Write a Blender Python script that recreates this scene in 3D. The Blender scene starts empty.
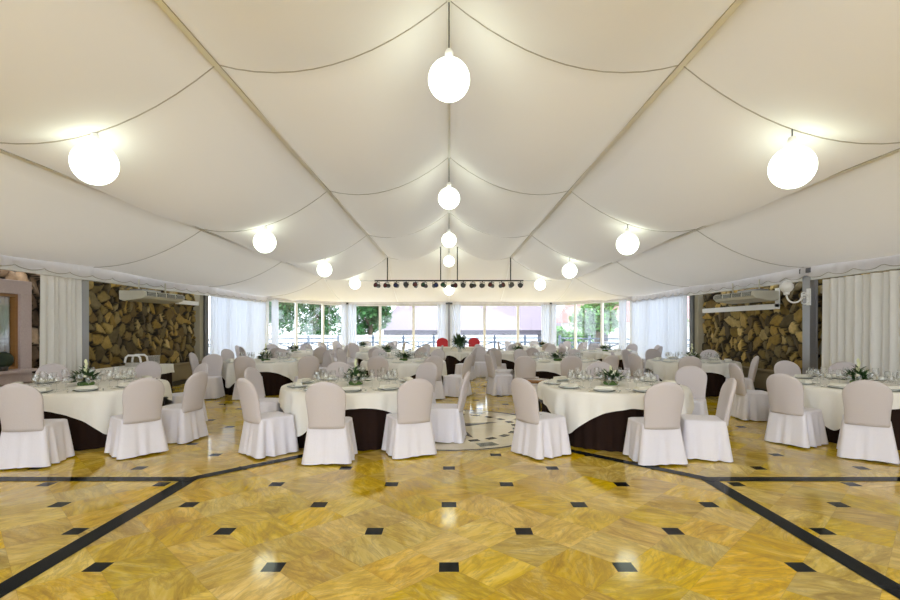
import bpy, math, random
import numpy as np
from mathutils import Vector, Matrix
PI = math.pi
R = random.Random(7)
S = bpy.context.scene
COL = S.collection

# ------------------------------------------------------------------ helpers
class MB:
    """collects geometry for ONE mesh object"""
    def __init__(self): self.v = []; self.f = []; self.m = []; self.s = []
    def add(self, vs, fs, mi=0, smooth=True):
        o = len(self.v); self.v += [tuple(p) for p in vs]
        for f in fs: self.f.append([i+o for i in f]); self.m.append(mi); self.s.append(smooth)
    def box(self, c, d, rz=0, mi=0, M=None):
        x, y, z = d[0]/2, d[1]/2, d[2]/2
        m = Matrix.Translation(c) @ Matrix.Rotation(rz, 4, 'Z') if M is None else M
        vs = [m @ Vector((a*x, b*y, e*z)) for a in (-1,1) for b in (-1,1) for e in (-1,1)]
        self.add(vs, [(0,1,3,2),(4,6,7,5),(0,4,5,1),(2,3,7,6),(0,2,6,4),(1,5,7,3)], mi, False)
    def grid(self, rows, closed=False, mi=0, smooth=True, caps=False):
        n = len(rows[0]); vs = [p for r in rows for p in r]; fs = []
        for i in range(len(rows)-1):
            for j in range(n if closed else n-1):
                k = (j+1) % n
                fs.append((i*n+j, i*n+k, (i+1)*n+k, (i+1)*n+j))
        if caps:
            fs.append(tuple(range(n))[::-1]); fs.append(tuple((len(rows)-1)*n+j for j in range(n)))
        self.add(vs, fs, mi, smooth)
    def lathe(self, prof, n=24, c=(0,0,0), mi=0, caps=False):
        self.grid([[(c[0]+r*math.cos(2*PI*j/n), c[1]+r*math.sin(2*PI*j/n), c[2]+z) for j in range(n)] for r, z in prof], True, mi, True, caps)
    def tube(self, pts, r, n=8, mi=0):
        pts = [Vector(p) for p in pts]; rows = []
        for i, p in enumerate(pts):
            t = (pts[min(i+1, len(pts)-1)] - pts[max(i-1, 0)]).normalized()
            a = t.cross(Vector((0,0,1)))
            if a.length < 1e-3: a = Vector((1,0,0))
            a.normalize(); b = t.cross(a)
            rr = r[i] if isinstance(r, (list, tuple)) else r
            rows.append([p + rr*(math.cos(2*PI*j/n)*a + math.sin(2*PI*j/n)*b) for j in range(n)])
        self.grid(rows, True, mi, True, True)
    def build(self, name, mats, parent=None, loc=None, bevel=0):
        me = bpy.data.meshes.new(name); me.from_pydata(self.v, [], self.f)
        for m in (mats if isinstance(mats, (list, tuple)) else [mats]): me.materials.append(m)
        me.polygons.foreach_set('material_index', self.m); me.polygons.foreach_set('use_smooth', self.s)
        me.update()
        o = bpy.data.objects.new(name, me); COL.objects.link(o)
        if parent: o.parent = parent
        if loc: o.location = loc
        if bevel:
            b = o.modifiers.new('soft', 'BEVEL'); b.width = bevel; b.segments = 2; b.limit_method = 'ANGLE'
        return o

def tag(o, label=None, cat=None, group=None, kind=None):
    for k in ('label', 'category', 'group', 'kind'):
        if k in o: del o[k]
    if label: o['label'] = label
    if cat: o['category'] = cat
    if group: o['group'] = group
    if kind: o['kind'] = kind
    return o
def empty(name, loc=(0,0,0), rz=0):
    o = bpy.data.objects.new(name, None); COL.objects.link(o); o.location = loc; o.rotation_euler = (0,0,rz)
    o.empty_display_size = .2
    return o
KIDS = {}
def copy_tree(o, parent=None):
    c = o.copy(); COL.objects.link(c)
    if parent: c.parent = parent
    for ch in list(o.children): copy_tree(ch, c)
    return c
class Proto:
    """first use moves the built thing itself, every later use copies thing + parts"""
    def __init__(self, o): self.o = o; self.used = False
    def put(self, loc, rz, label, cat, group=None):
        o = copy_tree(self.o) if self.used else self.o
        self.used = True
        o.location = loc; o.rotation_euler = (0,0,rz)
        return tag(o, label, cat, group)
def struct(o): o['kind'] = 'structure'; return o

# ------------------------------------------------------------------ materials
def mat(name, col, rough=.6, metal=0, **kw):
    m = bpy.data.materials.new(name); m.use_nodes = True
    b = m.node_tree.nodes['Principled BSDF']
    b.inputs['Base Color'].default_value = (*col, 1); b.inputs['Roughness'].default_value = rough
    b.inputs['Metallic'].default_value = metal
    for k, v in kw.items(): b.inputs[k].default_value = v
    return m
class NT:
    def __init__(self, m): self.t = m.node_tree; self.n = self.t.nodes; self.l = self.t.links
    def node(self, typ, ins=None, **props):
        x = self.n.new(typ)
        for k, v in props.items(): setattr(x, k, v)
        for k, v in (ins or {}).items():
            s = x.inputs[k]
            if isinstance(v, bpy.types.NodeSocket): self.l.new(v, s)
            else: s.default_value = v
        return x
    def math(self, op, a, b=0.0, c=0.0):
        x = self.node('ShaderNodeMath', {0: a, 1: b, 2: c}, operation=op); return x.outputs[0]
    def mix(self, f, a, b):
        x = self.node('ShaderNodeMix', data_type='RGBA')
        for s, v in ((x.inputs[0], f), (x.inputs[6], a), (x.inputs[7], b)):
            if isinstance(v, bpy.types.NodeSocket): self.l.new(v, s)
            else: s.default_value = v
        return x.outputs[2]
def c4(*c): return (*c, 1)

def noisy(name, col, col2, scale=6, rough=.7, bump=0, metal=0, detail=4, stretch=(1,1,1), **kw):
    m = mat(name, col, rough, metal, **kw); t = NT(m); b = t.n['Principled BSDF']
    tc = t.node('ShaderNodeTexCoord'); mp = t.node('ShaderNodeMapping', {0: tc.outputs['Object'], 'Scale': stretch})
    nz = t.node('ShaderNodeTexNoise', {'Vector': mp.outputs[0], 'Scale': scale, 'Detail': detail})
    t.l.new(t.mix(nz.outputs[0], c4(*col), c4(*col2)), b.inputs['Base Color'])
    if bump:
        bp = t.node('ShaderNodeBump', {'Height': nz.outputs[0], 'Strength': bump, 'Distance': .02})
        t.l.new(bp.outputs[0], b.inputs['Normal'])
    return m
def fabric(name, col, trans=.0, weave=0, rough=.85, tcol=None):
    """woven cloth: diffuse plus some light passing through"""
    m = mat(name, col, rough); t = NT(m); b = t.n['Principled BSDF']
    b.inputs['Specular IOR Level'].default_value = .2
    if weave:
        tc = t.node('ShaderNodeTexCoord')
        nz = t.node('ShaderNodeTexNoise', {'Vector': tc.outputs['Object'], 'Scale': weave, 'Detail': 3})
        bp = t.node('ShaderNodeBump', {'Height': nz.outputs[0], 'Strength': .25, 'Distance': .01})
        t.l.new(bp.outputs[0], b.inputs['Normal'])
    if trans:
        tr = t.node('ShaderNodeBsdfTranslucent', {'Color': c4(*(tcol or col))})
        mx = t.node('ShaderNodeMixShader', {0: trans, 1: b.outputs[0], 2: tr.outputs[0]})
        t.l.new(mx.outputs[0], t.n['Material Output'].inputs[0])
    return m
def thin_glass(name, refl=.08, tint=(1,1,1), edge=.5):
    m = bpy.data.materials.new(name); m.use_nodes = True; t = NT(m)
    t.n.remove(t.n['Principled BSDF'])
    lw = t.node('ShaderNodeLayerWeight', {'Blend': .35})
    f = t.math('MULTIPLY_ADD', lw.outputs['Facing'], edge, refl)
    a = t.node('ShaderNodeBsdfTransparent', {'Color': c4(*tint)}); g = t.node('ShaderNodeBsdfGlossy', {'Roughness': .03})
    mx = t.node('ShaderNodeMixShader', {0: f, 1: a.outputs[0], 2: g.outputs[0]})
    t.l.new(mx.outputs[0], t.n['Material Output'].inputs[0])
    return m
def emit(name, col, st):
    m = bpy.data.materials.new(name); m.use_nodes = True; t = NT(m)
    t.n.remove(t.n['Principled BSDF'])
    e = t.node('ShaderNodeEmission', {'Color': c4(*col), 'Strength': st}); t.l.new(e.outputs[0], t.n['Material Output'].inputs[0])
    return m

M = {}
M['liner'] = fabric('liner_fabric', (.83,.795,.755), .05, 0, tcol=(.90,.86,.82))
M['sleeve'] = fabric('sleeve_fabric', (.93,.92,.90))
M['seam'] = fabric('seam_tape', (.46,.42,.36))
M['valance'] = fabric('valance_fabric', (.86,.84,.86), .2)
M['sheer'] = fabric('sheer_curtain', (.78,.80,.86), .24, tcol=(.78,.84,.98))
M['drape'] = fabric('cream_drape', (.92,.91,.885), .15)
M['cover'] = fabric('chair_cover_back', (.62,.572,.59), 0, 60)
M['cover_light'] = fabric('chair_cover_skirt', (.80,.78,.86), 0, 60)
M['cloth'] = fabric('tablecloth_damask', (.88,.86,.815), 0, 40)
M['brown'] = fabric('brown_underskirt', (.021,.009,.006), 0, 0)
M['leg'] = mat('chair_leg_metal', (.12,.10,.08), .35, .6)
M['table_wood'] = mat('table_board', (.35,.22,.12), .5)
M['steel'] = noisy('grey_aluminium', (.30,.30,.31), (.36,.36,.37), 3, .4, 0, .5)
M['post_grey'] = mat('weathered_grey_post', (.14,.14,.13), .5, .2)
M['dark_steel'] = mat('dark_steel', (.10,.10,.11), .45, .3)
M['white_paint'] = mat('white_paint', (.90,.90,.89), .45)
M['beige_paint'] = noisy('beige_render', (.38,.345,.25), (.44,.40,.30), 5, .8, .1)
M['plinth'] = noisy('plinth_render', (.20,.155,.085), (.28,.22,.13), 5, .8, .2)
M['dark_base'] = mat('dark_stone_base', (.03,.024,.02), .35)
M['granite'] = noisy('pink_granite', (.40,.31,.30), (.60,.50,.49), 60, .55, .05)
M['oak'] = noisy('oak_frame', (.24,.11,.03), (.34,.17,.05), 8, .45, 0, 0, 4, (1,1,12))
M['grey_curtain'] = fabric('grey_curtain', (.42,.40,.42))
M['ac_white'] = mat('aged_white_plastic', (.62,.60,.50), .4)
M['ac_dark'] = mat('grille_dark', (.06,.06,.05), .5)
M['black'] = mat('black_metal', (.015,.015,.016), .4, .3)
M['china'] = mat('white_china', (.85,.85,.83), .15)
M['china_rim'] = mat('grey_charger', (.33,.36,.33), .2, .3)
M['napkin'] = fabric('napkin', (.88,.86,.78))
M['silver'] = mat('silver', (.75,.75,.74), .2, 1)
M['glass'] = thin_glass('wine_glass', .10, (.97,.98,.98), .75)
M['pane'] = thin_glass('window_pane', .03, (.97,.99,1), .25)
M['rose'] = mat('white_rose', (.90,.88,.74), .6)
M['leaf'] = noisy('bouquet_leaf', (.015,.05,.012), (.05,.12,.03), 30, .45)
M['stem_green'] = mat('green_stem', (.10,.20,.05), .6)
M['bud'] = mat('pale_lily', (.80,.82,.55), .5)
M['red'] = mat('red_upholstery', (.55,.012,.02), .55)
M['gel_red'] = mat('red_filter', (.09,.01,.015), .3)
M['gel_blue'] = mat('blue_filter', (.015,.025,.12), .3)
M['gel_green'] = mat('green_filter', (.01,.07,.03), .3)
M['lamp_glass'] = mat('opal_glass', (.85,.84,.82), .15)
M['globe'] = emit('lit_globe', (.90,1,.82), 2.0)
M['side_wood'] = noisy('brown_varnished_wood', (.20,.09,.03), (.30,.14,.05), 9, .25)
M['pavement'] = noisy('pale_paving', (.66,.64,.62), (.72,.70,.68), 2, .9)
M['white_wall'] = mat('white_render', (.80,.79,.78), .9)
M['lilac_wall'] = mat('grey_lilac_render', (.16,.15,.19), .9)
M['roof'] = noisy('faded_roof_tiles', (.22,.18,.215), (.27,.22,.26), 4, .9)
M['roof_pink'] = noisy('pink_roof_tiles', (.36,.20,.19), (.42,.25,.23), 4, .9)
M['fence'] = mat('blue_grey_timber', (.085,.115,.17), .7)
M['bark'] = noisy('bark', (.10,.07,.05), (.16,.12,.09), 9, .9)
M['foliage'] = noisy('tree_leaves', (.02,.10,.03), (.08,.24,.06), 2.2, .6)
M['foliage_light'] = noisy('bush_leaves', (.11,.30,.06), (.24,.44,.14), 2.2, .6)
M['topiary'] = noisy('dark_topiary', (.006,.014,.006), (.02,.035,.015), 20, .7)

# marble floor -------------------------------------------------------
TS = 1.17                                     # spacing of the black insets
def floor_mat():
    m = mat('yellow_marble', (.6,.4,.1), .07); t = NT(m); b = t.n['Principled BSDF']
    tc = t.node('ShaderNodeTexCoord')
    mp = t.node('ShaderNodeMapping', {0: tc.outputs['Object'], 'Location': (0,-8.013,0)}, vector_type='POINT')
    xy = t.node('ShaderNodeSeparateXYZ', {0: mp.outputs[0]})
    x, y = xy.outputs[0], xy.outputs[1]
    k = math.sqrt(2)*2/(TS*math.sqrt(2))/math.sqrt(2)*1.0
    k = 1/(TS/math.sqrt(2)/2)                 # tiles are half the diagonal spacing
    u = t.math('MULTIPLY', t.math('ADD', x, y), k/math.sqrt(2)); v = t.math('MULTIPLY', t.math('SUBTRACT', y, x), k/math.sqrt(2))
    fu, fv = t.math('FLOOR', u), t.math('FLOOR', v)
    cell = t.node('ShaderNodeCombineXYZ', {0: fu, 1: fv, 2: 0.0})
    wn = t.node('ShaderNodeTexWhiteNoise', {'Vector': cell.outputs[0]}, noise_dimensions='3D')
    rnd = wn.outputs['Value']; sep = t.node('ShaderNodeSeparateColor', {0: wn.outputs['Color']})
    # every slab is cut elsewhere from the block: rotate and shift the veining
    rot = t.node('ShaderNodeVectorRotate', {'Vector': mp.outputs[0], 'Angle': t.math('MULTIPLY', sep.outputs[0], 6.28)}, rotation_type='Z_AXIS')
    off = t.node('ShaderNodeVectorMath', {0: rot.outputs[0], 1: wn.outputs['Color']}, operation='ADD')
    off2 = t.node('ShaderNodeVectorMath', {0: wn.outputs['Color'], 3: 30.0}, operation='SCALE')
    pos = t.node('ShaderNodeVectorMath', {0: rot.outputs[0], 1: off2.outputs[0]}, operation='ADD')
    mp2 = t.node('ShaderNodeMapping', {0: pos.outputs[0], 'Scale': (1.0, 3.2, 1)})
    n1 = t.node('ShaderNodeTexNoise', {'Vector': mp2.outputs[0], 'Scale': 2.4, 'Detail': 7, 'Roughness': .66, 'Distortion': 1.1})
    n2 = t.node('ShaderNodeTexNoise', {'Vector': mp2.outputs[0], 'Scale': 2.2, 'Detail': 8, 'Roughness': .7, 'Distortion': 1.2})
    vein = t.math('SUBTRACT', 1.0, t.math('MULTIPLY', t.math('ABSOLUTE', t.math('SUBTRACT', n2.outputs[0], .5)), 16.0))
    vein = t.math('MULTIPLY', t.math('MAXIMUM', vein, 0.0), t.math('MULTIPLY', n1.outputs[0], .62))
    r1 = t.node('ShaderNodeValToRGB', {0: n1.outputs[0]})
    e = r1.color_ramp.elements
    e[0].position = .30; e[0].color = c4(.40,.24,.010)
    e[1].position = .72; e[1].color = c4(.92,.70,.18)
    q = e.new(.5); q.color = c4(.72,.49,.035)
    base = t.mix(vein, r1.outputs[0], c4(.13,.065,.006))
    var = t.math('MULTIPLY_ADD', rnd, .30, .84)
    hsv = t.node('ShaderNodeHueSaturation', {'Color': base, 'Value': var, 'Saturation': t.math('MULTIPLY_ADD', sep.outputs[1], .22, .86), 'Hue': t.math('MULTIPLY_ADD', sep.outputs[2], .012, .494)})
    # joints
    def dist(a): return t.math('ABSOLUTE', t.math('SUBTRACT', t.math('FRACT', a), .5))
    j = t.math('GREATER_THAN', t.math('MAXIMUM', dist(u), dist(v)), .4955)
    col = t.mix(t.math('MULTIPLY', j, .35), hsv.outputs[0], c4(.25,.15,.03))
    # black square insets: on a lattice of TS and on its cell centres
    def near(a, o):
        w = t.math('SUBTRACT', t.math('FRACT', t.math('ADD', t.math('MULTIPLY', a, 1/TS), .5+o)), .5)
        return t.math('ABSOLUTE', w)
    h = .066/TS
    i1 = t.math('LESS_THAN', t.math('MAXIMUM', near(x, 0), near(y, 0)), h)
    i2 = t.math('LESS_THAN', t.math('MAXIMUM', near(x, .5), near(y, .5)), h)
    ins = t.math('MAXIMUM', i1, i2)
    col = t.mix(ins, col, c4(.008,.010,.012))
    t.l.new(col, b.inputs['Base Color'])
    rn = t.node('ShaderNodeTexNoise', {'Vector': mp.outputs[0], 'Scale': 2.5, 'Detail': 3})
    t.l.new(t.math('MULTIPLY_ADD', rn.outputs[0], .08, .045), b.inputs['Roughness'])
    t.l.new(t.math('MULTIPLY_ADD', ins, -.24, .30), b.inputs['Specular IOR Level'])
    bn = t.node('ShaderNodeTexNoise', {'Vector': mp.outputs[0], 'Scale': 1.3, 'Detail': 1})
    bp = t.node('ShaderNodeBump', {'Height': bn.outputs[0], 'Strength': .05, 'Distance': .02}); t.l.new(bp.outputs[0], b.inputs['Normal'])
    return m
M['floor'] = floor_mat()
M['black_marble'] = noisy('black_marble', (.004,.005,.006), (.02,.022,.022), 5, .12, **{'Specular IOR Level':.03})
M['cream_marble'] = noisy('cream_marble', (.66,.58,.40), (.78,.70,.54), 4, .07)
M['green_marble'] = noisy('green_marble', (.012,.03,.022), (.03,.06,.045), 5, .08)

def stone_mat():
    m = mat('rubble_stone', (.3,.2,.08), .75); t = NT(m); b = t.n['Principled BSDF']
    at = t.node('ShaderNodeAttribute', attribute_name='stone')
    tc = t.node('ShaderNodeTexCoord')
    nz = t.node('ShaderNodeTexNoise', {'Vector': tc.outputs['Object'], 'Scale': 9, 'Detail': 6, 'Roughness': .7})
    dk = t.node('ShaderNodeMix', {0: 1.0, 6: at.outputs[0], 7: t.mix(nz.outputs[0], c4(.25,.22,.18), c4(1.35,1.35,1.3))}, data_type='RGBA', blend_type='MULTIPLY')
    t.l.new(dk.outputs[2], b.inputs['Base Color'])
    bp = t.node('ShaderNodeBump', {'Height': nz.outputs[0], 'Strength': .6, 'Distance': .03}); t.l.new(bp.outputs[0], b.inputs['Normal'])
    return m
M['stone'] = stone_mat()

# ------------------------------------------------------------------ dimensions
HW = 7.5                                       # half width of the marquee
FR = [0.42, 5.42, 10.42, 15.42, 20.42]         # frames along the hall
YB = 25.4                                      # end wall
EAVE, RIDGE = 2.85, 5.15
PUR = [0.0, 2.52, 5.13, HW]
def chord(x):
    return float(np.interp(abs(x), PUR, [RIDGE, 4.45, 3.64, EAVE]))

# ------------------------------------------------------------------ floor
b = MB(); b.grid([[(-9,-4.6,0),(9,-4.6,0)],[(-9,25.4,0),(9,25.4,0)]], smooth=False)
struct(b.build('floor', M['floor']))
def strip(name, pts, w, z=.003):
    mb = MB(); p, q = Vector((*pts[0],z)), Vector((*pts[1],z)); d = (q-p).normalized(); n = Vector((-d.y, d.x, 0))*w/2
    mb.add([p-n, q-n, q+n, p+n], [(0,1,2,3)], 0, False); return struct(mb.build(name, M['black_marble']))
ti = 0
def trim():
    global ti; ti += 1; return 'trim_%d' % ti
for s in (-1, 1):
    strip(trim(), ((s*2.72,-4.6),(s*2.72,5.28)), .155, .003)
    strip(trim(), ((s*2.70,5.25),(s*7.4,5.25)), .145, .0045)
    strip(trim(), ((s*2.77,5.20),(s*1.17,6.87)), .13, .006)
# medallion
b = MB(); MC = (0.0, 8.05); n = 64
def ring(r0, r1, a0, a1, z, mi, k=10):
    b.grid([[(MC[0]+r*math.cos(a0+(a1-a0)*j/k), MC[1]+r*math.sin(a0+(a1-a0)*j/k), z) for j in range(k+1)] for r in (r0, r1)][::-1], mi=mi, smooth=False)
ring(0.0001, 1.62, 0, 2*PI, .004, 0, 64)
ring(1.56, 1.60, 0, 2*PI, .006, 1, 64)
for i in range(24): ring(1.02, 1.13, 2*PI*i/24, 2*PI*(i+.55)/24, .006, 1, 4)
for i in range(8):
    a = 2*PI*i/8+PI/8; c, s_ = math.cos(a), math.sin(a)
    tip = (MC[0]+.92*c, MC[1]+.92*s_, .006)
    for sg, mi in ((1, 2), (-1, 1)):
        w = a+sg*PI/8; k = .32
        b.add([(MC[0], MC[1], .006), tip, (MC[0]+k*math.cos(w), MC[1]+k*math.sin(w), .006)], [(0,1,2) if sg > 0 else (0,2,1)], mi if i % 2 == 0 else 0, False)
    ring(1.25, 1.45, a-.10, a+.10, .006, 2, 4)
struct(b.build(trim(), [M['cream_marble'], M['black_marble'], M['green_marble']]))

# ------------------------------------------------------------------ ceiling
def sag_y(y):
    t = ((y-FR[0])/5.0) % 1.0
    return .35 + .36*(1-abs(2*t-1)**1.7)
def ceil_z(x, y):
    ax = abs(x)
    for a, c, k in ((0,2.52,1.0),(2.52,5.13,.95),(5.13,HW,.6)):
        if ax <= c+1e-6:
            u = (ax-a)/(c-a); sg = 4*u*(1-u)*k
            return chord(x) - sg*sag_y(y)
    return EAVE
xs = []
for a, c in zip(PUR[:-1], PUR[1:]): xs += [a+(c-a)*i/12 for i in range(12)]
xs = sorted(set([-x for x in xs] + xs + [HW, -HW]))
ys = [-4.58+5.0*i/24 for i in range(0, 24*5+1)]
b = MB()
b.grid([[(x, y, ceil_z(x, y)) for x in xs] for y in ys])
# hip end: last frame down to the five-sided end wall
APSE = [(-HW,FR[-1]),(-5.25,YB),(0,YB),(5.25,YB),(HW,FR[-1])]
def edge_pt(x):
    """point of the eave polygon that belongs to frame position x"""
    nodes = [-HW,-5.13,0,5.13,HW]
    pts = [(-HW,20.42+.0),(-5.25,YB),(0,YB),(5.25,YB),(HW,20.42)]
    for i in range(4):
        if nodes[i] <= x <= nodes[i+1]+1e-6:
            u = (x-nodes[i])/(nodes[i+1]-nodes[i]); return (pts[i][0]+u*(pts[i+1][0]-pts[i][0]), pts[i][1]+u*(pts[i+1][1]-pts[i][1]))
rows = []
yl = ys[-1]
for i in range(13):
    t = i/12; row = []
    for x in xs:
        ex, ey = edge_pt(x)
        z0 = ceil_z(x, yl); ch0 = chord(x)
        z = ch0+(EAVE-ch0)*t - (ch0-z0)*(1-t)**.8 - .22*4*t*(1-t)*(.35+.65*min(1, 4*abs(((abs(x)/2.55) % 1)-.5)*(1-abs(((abs(x)/2.55) % 1)-.5))))*(1 if abs(x) < 6.9 else .3)
        row.append((x+(ex-x)*t, yl+(ey-yl)*t, z))
    rows.append(row)
b.grid(rows)
struct(b.build('ceiling', M['liner']))
# purlin sleeves and seam tapes (sewn to the lining)
for x in (-5.13,-2.52,0,2.52,5.13):
    mb = MB(); z = chord(x)-.012; w = .042 if x else .022
    mb.grid([[(x-w, y, z-.012) , (x, y, z-.022), (x+w, y, z-.012)] for y in (-4.5, 20.4)])
    o = struct(mb.build(trim(), M['sleeve']))
    for sx in (-1, 1) if x else ():
        mb = MB(); mb.tube([(x+sx*w, -4.5, z-.012), (x+sx*w, 20.4, z-.012)], .006, 5); mb.build('stitching', M['seam'], o)
for y in FR:
    mb = MB()
    mb.tube([(x, y, ceil_z(x, y)-.005) for x in xs], .007, 6)
    struct(mb.build(trim(), M['seam']))
for x, e in ((-2.52,(-2.6,YB)),(2.52,(2.6,YB)),(-5.13,(-5.25,YB)),(5.13,(5.25,YB)),(0,(0,YB))):
    i = min(range(len(xs)), key=lambda k: abs(xs[k]-x))
    mb = MB(); mb.tube([(r[i][0], r[i][1], r[i][2]-.01) for r in rows], .014, 6)
    struct(mb.build(trim(), M['sleeve']))

# ------------------------------------------------------------------ posts, eaves, valances
pi_ = 0
def post(x, y, w=.16, d=.2, m='steel', rz=0, h=EAVE):
    root = MB(); root.box((0,0,h/2), (w, d, h)); 
    for k in (-1, 1): root.box((k*(w/2-.012), -d/2-.008, h/2), (.022, .02, h-.02))
    return struct(root.build('tent_post', M[m], None, (x, y, 0), ))
for y in (10.42, 15.42, 20.42):
    for s in (-1, 1):
        p = post((s*7.52 if s > 0 else -7.66) if y < 11 else s*7.59, y, .17 if y < 11 else (.26 if y < 20 else .12), .2 if y < 20 else .12, 'steel' if y < 11 else 'post_grey')
        mb = MB(); mb.box((0,0,0), (.20,.34,.10)); mb.build('post_bracket', M['dark_steel'], p, (-s*.02,-.02,EAVE-.08))
for x, y in APSE[1:4]:
    p = post(x, y-.10, .11, .10); mb = MB(); mb.box((0,0,0), (.34,.14,.08)); mb.build('post_bracket', M['dark_steel'], p, (0,0,EAVE-.06))
def valance(pts, z0, z1, pitch=.62, amp=.07):
    """white scalloped strip hanging along the eave"""
    rows = [[], [], []]; L = 0; P = [Vector((*p, 0)) for p in pts]
    for a, c in zip(P[:-1], P[1:]):
        l = (c-a).length; n = int(l/.05); nr = Vector((-(c-a).y, (c-a).x, 0)).normalized()
        for i in range(n+1):
            p = a+(c-a)*i/n; s = L+l*i/n
            zz = z1 - amp*abs(math.sin(PI*s/pitch))**.7
            q = p + nr*.012*math.sin(2*PI*s/.31)
            rows[0].append((p.x, p.y, z0)); rows[1].append((q.x, q.y, (z0+zz)/2)); rows[2].append((q.x, q.y, zz))
        L += l
    mb = MB(); mb.grid(rows); e = MB(); e.tube(rows[2], .006, 5)
    o = struct(mb.build(trim(), M['valance'])); e.build('hem', M['seam'], o)
for s in (-1, 1):
    valance([(s*7.40,-4.5),(s*7.40,20.4)], EAVE+.06, EAVE-.17)
    mb = MB(); mb.box((s*7.50, 7.9, EAVE-.17), (.10, 25.0, .22)); struct(mb.build(trim(), M['white_paint']))
valance([(p[0]*.985, p[1]-.14) for p in APSE], EAVE+.03, EAVE-.10, .5, .03)
# white header boards above the end windows
for a, c in zip(APSE[:-1], APSE[1:]):
    a, c = Vector(a), Vector(c); d = c-a
    mb = MB(); mb.box((*((a+c)/2), EAVE-.08), (d.length, .12, .20), math.atan2(d.y, d.x)); struct(mb.build(trim(), M['white_paint']))

# ------------------------------------------------------------------ stone side walls
def stone_wall(name, s, y0, y1, z0, z1, pal, hole=None, seed=1):
    rg = np.random.RandomState(seed); step = .03
    ny, nz = int((y1-y0)/step)+1, int((z1-z0)/step)+1
    yy, zz = np.meshgrid(np.linspace(y0,y1,ny), np.linspace(z0,z1,nz))
    P = np.stack([yy.ravel(), zz.ravel()], 1)
    N = int((y1-y0+.6)*(z1-z0+.6)/.068)
    C = np.stack([rg.uniform(y0-.3,y1+.3,N), rg.uniform(z0-.3,z1+.3,N)], 1)
    for _ in range(2):                          # relax a little so stones have similar sizes
        Q = np.stack([rg.uniform(y0-.3,y1+.3,6000), rg.uniform(z0-.3,z1+.3,6000)], 1)
        idx = ((Q[:,None,:]-C[None])**2).sum(2).argmin(1)
        for i in range(N):
            q = Q[idx == i]
            if len(q): C[i] = C[i]*.5+q.mean(0)*.5
    rot = rg.uniform(0, PI, N); st = rg.uniform(.70, 1.42, N); ht = rg.uniform(.05,.15,N); tl = rg.uniform(-.38,.38,(N,2))
    Pw = P + .010*np.stack([np.sin(P[:,1]*23+P[:,0]*7), np.sin(P[:,0]*21-P[:,1]*9)], 1)
    d = Pw[:,None,:]-C[None]
    cx = d[:,:,0]*np.cos(rot)+d[:,:,1]*np.sin(rot); cy = -d[:,:,0]*np.sin(rot)+d[:,:,1]*np.cos(rot)
    D = np.sqrt((cx*st)**2+(cy/st)**2)
    o = np.argsort(D, 1)[:, :2]; ii = np.arange(len(P))
    f1, f2 = D[ii,o[:,0]], D[ii,o[:,1]]; gap = f2-f1; k = o[:,0]
    h = ht[k]*np.clip(gap/.028,0,1)**.5 + (tl[k]*(d[ii,k])).sum(1)*np.clip(gap/.03,0,1)
    X = s*(7.78-h)
    V = [(float(a), float(b_), float(c)) for a, b_, c in zip(X, P[:,0], P[:,1])]
    F = []
    for r in range(nz-1):
        for c in range(ny-1):
            cy_, cz_ = yy[r,c], zz[r,c]
            if hole and hole[0] < cy_ < hole[1] and hole[2] < cz_ < hole[3]: continue
            q = (r*ny+c, r*ny+c+1, (r+1)*ny+c+1, (r+1)*ny+c); F.append(q if s < 0 else q[::-1])
    mb = MB(); mb.add(V, F); ob = struct(mb.build(name, M['stone']))
    pal = np.array(pal); pc = pal[rg.randint(0,len(pal),N)]*rg.uniform(.75,1.55,(N,1))
    mort_shade = np.array([.018,.011,.005]); w = np.clip((gap-.026)/.016,0,1)[:,None]  # mortar colour darkened to hold the shadow between the stones
    colr = mort_shade*(1-w)+pc[k]*w
    at = ob.data.color_attributes.new('stone', 'FLOAT_COLOR', 'POINT')
    at.data.foreach_set('color', np.concatenate([colr, np.ones((len(P),1))],1).ravel().astype(np.float32))
    return ob
OCH = [(.34,.22,.045),(.44,.30,.075),(.25,.165,.035),(.17,.11,.03),(.52,.39,.15),(.11,.08,.03),(.30,.215,.06),(.20,.15,.06)]
PNK = [(.40,.27,.17),(.46,.33,.23),(.34,.23,.16),(.50,.38,.28),(.28,.19,.13)]
stone_wall('wall_left', -1, 10.3, 15.6, .56, 2.75, OCH, None, 3)
stone_wall('wall_right', 1, 10.3, 15.6, .56, 2.75, OCH, None, 5)
stone_wall('wall_front_left', -1, 4.2, 10.3, 0, 2.75, PNK, (7.0,8.86,.85,2.18), 8)
stone_wall('wall_front_right', 1, 4.2, 10.3, 0, 2.75, OCH, None, 11)
for s, nm in ((-1,'left'),(1,'right')):
    mb = MB(); mb.box((s*7.62,12.95,.28), (.24,4.9,.56)); mb.box((s*7.60,12.95,.555), (.30,4.9,.05)); struct(mb.build('wall_plinth_'+nm, M['plinth'], None, None, .01))
    mb = MB(); mb.box((s*7.485,12.95,.06), (.03,4.9,.12)); struct(mb.build('baseboard_'+nm, M['dark_base']))
    mb = MB(); mb.box((s*7.62,15.20,1.42), (.20,.22,2.7)); struct(mb.build(trim(), M['beige_paint']))
    # plain backing wall far enough out to close the building behind the stone
    mb = MB(); mb.box((s*8.0,5.6,1.45), (.3,20.4,2.9)); struct(mb.build('wall_back_'+nm, M['beige_paint']))

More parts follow.
